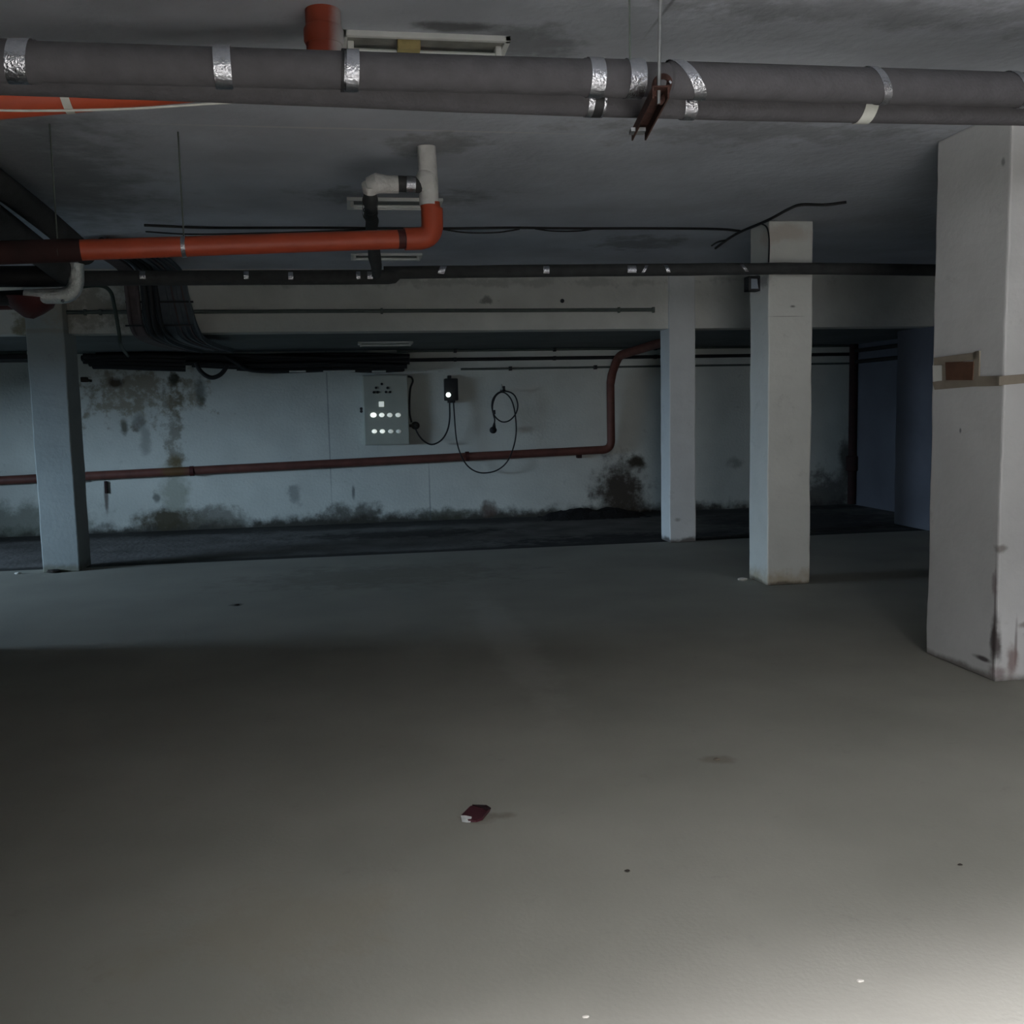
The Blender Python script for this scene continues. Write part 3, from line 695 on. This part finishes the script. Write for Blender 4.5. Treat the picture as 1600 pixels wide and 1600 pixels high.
# ------------------------------------------------------------------ car charger
pc = at(705, 609, y=13.45)
t = thing('car_charger', 'small dark wall charger with one bright white light', 'car charger', pc)
a, b = at(695.5, 626, y=13.45), at(715.5, 591, y=13.45)
bm = bmesh.new(); box(bm, (a.x, 13.45, a.z), (b.x, 13.6, b.z), .015); obj('case', bm, M_black, t)
bm = bmesh.new(); p = at(700.5, 617, y=13.445); cyl(bm, p+Vector((0, .02, 0)), p+Vector((0, -.012, 0)), .031, 20); obj('status_light', bm, M_led, t, label='bright white round light')
bm = bmesh.new(); q = at(705.5, 627, y=13.5); box(bm, (q.x-.05, 13.48, q.z-.02), (q.x+.05, 13.58, q.z+.03), .008); obj('cable_gland', bm, M_black, t)
bm = bmesh.new(); p = at(703, 590, y=13.5); box(bm, (p.x-.03, 13.5, p.z-.01), (p.x+.02, 13.6, p.z+.03), .006); obj('top_bracket', bm, M_black, t)
Y2 = 13.42
P2 = lambda px, py, y=Y2: at(px, py, y=y)
t = thing('charging_cable', 'black charging cable looping low from the charger to the coil on its hook', 'cable', P2(709, 628))
bm = bmesh.new()
tube(bm, smooth_path([P2(708.5, 627), P2(710, 650), P2(713, 685), P2(719, 708), P2(729, 726), P2(742, 736), P2(757, 739), P2(776, 735), P2(792, 722), P2(802, 700), P2(806.5, 675), P2(805, 648), P2(800, 627), P2(792, 616), P2(783, 613), P2(774, 620),
                      P2(769.5, 636), P2(773, 650), P2(784, 659), P2(796, 657), P2(806, 646), P2(809, 632), P2(804, 618), P2(794, 612), P2(780, 613), P2(771, 622), P2(768.5, 634), P2(771, 648, Y2-.03), P2(773, 656, Y2-.03), P2(771.5, 666, Y2-.03)], 8), .0095, 10)
obj('cord', bm, M_cable, t)
bm = bmesh.new(); p = P2(770.5, 672, Y2-.04); sphere(bm, p, .05, (1, 1, .95)); tube(bm, [p+Vector((.01, 0, .02)), p+Vector((.02, 0, .10))], [.03, .012], 12); obj('plug', bm, M_black, t)
bm = bmesh.new(); p = P2(772, 644, Y2-.03); cyl(bm, p+Vector((0, 0, .03)), p+Vector((.002, 0, -.03)), .018, 10); obj('cable_grip', bm, M_black, t)
t = thing('cable_hook', 'small black wall hook holding the coiled charging cable', 'hook', at(783.5, 606, y=13.6))
p = at(783.5, 609, y=13.6); bm = bmesh.new(); box(bm, (p.x-.02, 13.36, p.z-.03), (p.x+.02, 13.6, p.z), .004); box(bm, (p.x-.016, 13.36, p.z-.03), (p.x+.016, 13.385, p.z+.045), .004); obj('arm', bm, M_black, t, False)
bm = bmesh.new(); cyl(bm, (p.x, 13.58, p.z+.02), (p.x, 13.6, p.z+.075), .012, 8); obj('screw_plate', bm, M_pale, t)
t = thing('cable', 'black supply cable hanging between the charger and the cabinet side', 'cable', P2(702, 628))
bm = bmesh.new(); tube(bm, smooth_path([P2(702.5, 627), P2(702.5, 655), P2(698, 675), P2(688, 689), P2(674, 694.5), P2(661, 688), P2(652, 676), P2(647, 664, 13.5)], 8), .011, 10); obj('cord', bm, M_cable, t)
bm = bmesh.new(); tube(bm, smooth_path([P2(637, 588, 13.5), P2(643, 590, 13.5), P2(645, 596, 13.5), P2(641.5, 606, 13.5), P2(640, 622, 13.5), P2(640, 645, 13.5), P2(643, 660, 13.5)], 6), .013, 10); obj('cord', bm, M_cable, t)
bm = bmesh.new(); p = at(649, 665, y=13.5); sphere(bm, p, .055, (1.1, .8, 1.0)); box(bm, (p.x-.09, 13.48, p.z-.02), (p.x, 13.54, p.z+.02), .004); obj('socket', bm, M_chip, t, label='dull round socket')

# ------------------------------------------------------------------ brown pipe along the back wall
yp = 13.5
t = thing('wall_pipe', 'brown plastic pipe sloping along the back wall, then rising to the ceiling', 'pipe', at(-80, 757, y=yp))
pp = [ext(at(955, 702, y=yp), at(-120, 757, y=yp), 3), at(955, 702, y=yp), at(954, 600, y=yp-.05), at(966, 556, y=yp-.25), at(1040, 533, y=11.9)]
bm = bmesh.new(); tube(bm, round_path(pp[:3], .12, 8), .056, 20, wob=.004); obj('pipe_run', bm, M_rust, t)
bm = bmesh.new(); tube(bm, round_path([pp[2], at(956, 585, y=yp-.08), pp[3], pp[4]], .14, 6), .058, 20, wob=.004); obj('upper_bend', bm, M_rust, t)
for px, py in ((300, 736), (118, 745), (730, 713)):
    p = at(px, py, y=yp); dd = (pp[1]-pp[0]).normalized(); bm = bmesh.new(); band(bm, p-dd*.1, p+dd*.1, .066, .1, .05); obj('coupling', bm, M_orange_k, t)
for px, py in ((954, 636),):
    p = at(px, py, y=yp-.02); bm = bmesh.new(); band(bm, p-Vector((0, 0, .1)), p+Vector((0, 0, .1)), .063, .1, .05); obj('coupling', bm, M_rust, t)
p = at(165, 752, y=13.58); bm = bmesh.new(); box(bm, (p.x-.016, 13.565, p.z-.16), (p.x+.016, 13.6, p.z), .004); obj('bracket', bm, M_redblack, t, False)
p = at(904, 710, y=13.58); bm = bmesh.new(); box(bm, (p.x-.03, 13.5, p.z-.05), (p.x+.03, 13.6, p.z), .004); obj('bracket', bm, M_rail, t, False)
# dark vertical pipe in the right corner
p0, p1 = at(1334, 558, y=13.5), at(1332, 784, y=13.5)
t = thing('wall_pipe', 'dark upright pipe in the gloomy far corner, seen past the floodlight pillar', 'pipe', (p0.x, 13.5, 0))
bm = bmesh.new(); cyl(bm, (p0.x, 13.5, 0), (p0.x, 13.5, HL), .06, 16); obj('pipe_run', bm, M_redblack, t)
bm = bmesh.new(); tube(bm, [(p0.x, 13.5, .72), (p0.x, 13.5, .70), (p0.x, 13.5, .5), (p0.x, 13.5, .48)], [.062, .09, .09, .062], 16); obj('coupling', bm, M_redblack, t)

# ------------------------------------------------------------------ card and tape on the big pillar
xf = 3.317
def face(px, py): return at(px, py, x=xf)
def patch(bm, pix, th=.004):
    vs = [face(*p) for p in pix]; f = [bm.verts.new(v) for v in vs]; g = [bm.verts.new(v+Vector((.012, 0, 0))) for v in vs]
    bm.faces.new(f); bm.faces.new(g[::-1]); n = len(f)
    for k in range(n): bm.faces.new((f[k], g[k], g[(k+1) % n], f[(k+1) % n]))
t = thing('taped_notice', 'brown card stuck with old tape to the face of the widest pillar', 'notice', face(1495, 590))
xf = 3.311; bm = bmesh.new(); patch(bm, [(1477, 566), (1521, 565), (1519, 594), (1478, 594)]); obj('card', bm, M_card, t, False)
xf = 3.316
for pix in ([(1459, 559), (1520, 551), (1524, 549), (1529, 548), (1529, 557), (1521, 562), (1474, 570), (1459, 571)],
            [(1521, 551), (1530, 548), (1529, 592), (1518, 598)],
            [(1471, 568), (1480, 567), (1480, 600), (1472, 599)],
            [(1457, 597), (1480, 593), (1529, 588), (1564, 587), (1564, 603), (1520, 604), (1460, 609)]):
    bm = bmesh.new(); patch(bm, pix); obj('tape_strip', bm, M_mask, t, False)
bm = bmesh.new(); a, b = at(1561, 595, y=4.632), at(1700, 583, y=4.632)
obox(bm, (a+b)/2+Vector((0, .005, 0)), (b-a).normalized(), Vector((0, 1, 0)), Vector((0, 0, 1)), (b-a).length, .012, .047); obj('tape_strip', bm, M_mask, t, False)
xf = 3.316; bm = bmesh.new(); patch(bm, [(1457, 571), (1472, 571), (1472, 595), (1458, 596)]); obj('paper_slip', bm, M_paper, t, False, 'small white paper slip')

# ------------------------------------------------------------------ things on the floor
c = at(742, 1271, z=0)
t = thing('cigarette_packet', 'crushed maroon packet with torn silver foil lying alone on the open floor', 'packet', (c.x, c.y, 0))
def quad_slab(bm, pix, zs, th):
    top = [bm.verts.new(at(px, py, z=z)) for (px, py), z in zip(pix, zs)]
    bot = [bm.verts.new(v.co-Vector((0, 0, min(th, v.co.z-.001)))) for v in top]
    bm.faces.new(top); bm.faces.new(bot[::-1]); n = len(top)
    for k in range(n): bm.faces.new((top[k], bot[k], bot[(k+1) % n], top[(k+1) % n]))
bm = bmesh.new(); quad_slab(bm, [(721, 1273), (735, 1259), (748, 1257), (766, 1262), (754, 1277), (744, 1282), (732, 1281)], [.010, .014, .015, .012, .012, .008, .010], .012); obj('box', bm, M_pack, t, False)
bm = bmesh.new(); quad_slab(bm, [(738, 1257), (760, 1257.5), (767, 1262), (760, 1266), (752, 1261)], [.018, .019, .014, .015, .018], .005); obj('lid', bm, M_packd, t, False)
bm = bmesh.new(); quad_slab(bm, [(720, 1274), (727, 1274), (737, 1276), (735, 1284), (728, 1284), (722, 1283)], [.018, .019, .016, .004, .004, .004], .003); obj('foil_liner', bm, M_foil, t, False)
def chip(px, py, s, m, lab, name='debris_chip', cat='debris'):
    p = at(px, py, z=0); bm = bmesh.new()
    bmesh.ops.create_icosphere(bm, subdivisions=2, radius=1)
    for v in bm.verts:
        n = noise.noise_vector(v.co*1.3+p*9)*.5; v.co = Vector((v.co.x*1.5, v.co.y*.8, v.co.z*.5))*1+n*.5; v.co *= s; v.co += p+Vector((0, 0, s*.35))
    o = obj(name, bm, m, smooth=False); tag(o, lab, cat, 'small bits on the floor'); return o
chip(980, 1361, .006, M_chip, 'tiny dark crumb on the open floor, to the right of the maroon packet')
chip(1344, 1534, .007, M_chipl, 'pale chip low on the right of the brightly lit floor')
chip(915, 1590, .006, M_chipl, 'pale chip at the very bottom edge of the floor')
chip(1500, 1352, .006, M_chip, 'dark bit at the edge of the bright floor, right side')
chip(1160, 907, .030, M_chipl, 'pale crumbs at the foot of the floodlight pillar')
chip(28, 897, .022, M_chipl, 'pale chip left of the left pillar foot')
chip(370, 946, .014, M_chip, 'dark crumb on the floor in front of the left pillar, to its right')
chip(85, 895, .045, M_chip, 'dark rubble against the left pillar foot')
chip(1065, 846, .045, M_chip, 'dark rubble against the slim pillar foot')
chip(1120, 1188, .011, M_scrap, 'flat dark leaf-like scrap on the floor below the floodlight pillar', 'scrap', 'scrap')
# dirt heap by the back wall
p = at(915, 800, y=13.3)
bm = bmesh.new(); bmesh.ops.create_grid(bm, x_segments=40, y_segments=16, size=1)
for v in bm.verts:
    u, w = v.co.x, v.co.y
    hgt = max(0, 1-(u*u+w*w))**.7*.13*(.75+.9*noise.noise(Vector((u*3, w*3, 1))))+.02*noise.noise(Vector((u*9, w*9, 4)))
    v.co = Vector((p.x+.1+u*.75, 13.25+w*.33, max(-.02, -.012+hgt)))
o = obj('dirt_heap', bm, M_soil); tag(o, 'low black heap of dirt against the back wall near the brown pipe bend', 'dirt heap')

# ------------------------------------------------------------------ light
def area(name, loc, target, sx, sy, power, col, spread=None):
    l = bpy.data.lights.new(name, 'AREA'); l.shape = 'RECTANGLE'; l.size = sx; l.size_y = sy; l.energy = power; l.color = srgb(col)
    if spread: l.spread = spread
    o = bpy.data.objects.new(name, l); COL.objects.link(o); o.location = loc
    o.rotation_euler = (Vector(target)-Vector(loc)).to_track_quat('-Z', 'Y').to_euler(); return o
area('entrance_sky', (0.1, -6.0, 8.05), (1.5, .9, 0), 2.4, 2.8, 16500, (248, 246, 255))
area('entrance_horizon', (0.0, -6.0, 5.3), (1.7, 3.4, 0), 2.4, 1.6, 850, (246, 246, 250))
area('entrance_glow', (-1.7, -9.0, 2.1), (2.4, 6, 1.2), 2.6, 2.4, 420, (247, 248, 252))
area('left_opening_sky', (-11.0, 7.6, 1.72), (0, 11, 1.2), 3.0, .7, 920, (190, 219, 246))

w = bpy.data.worlds.new('world'); S.world = w; w.use_nodes = True
w.node_tree.nodes['Background'].inputs['Color'].default_value = (.6, .7, .8, 1)
w.node_tree.nodes['Background'].inputs['Strength'].default_value = .02
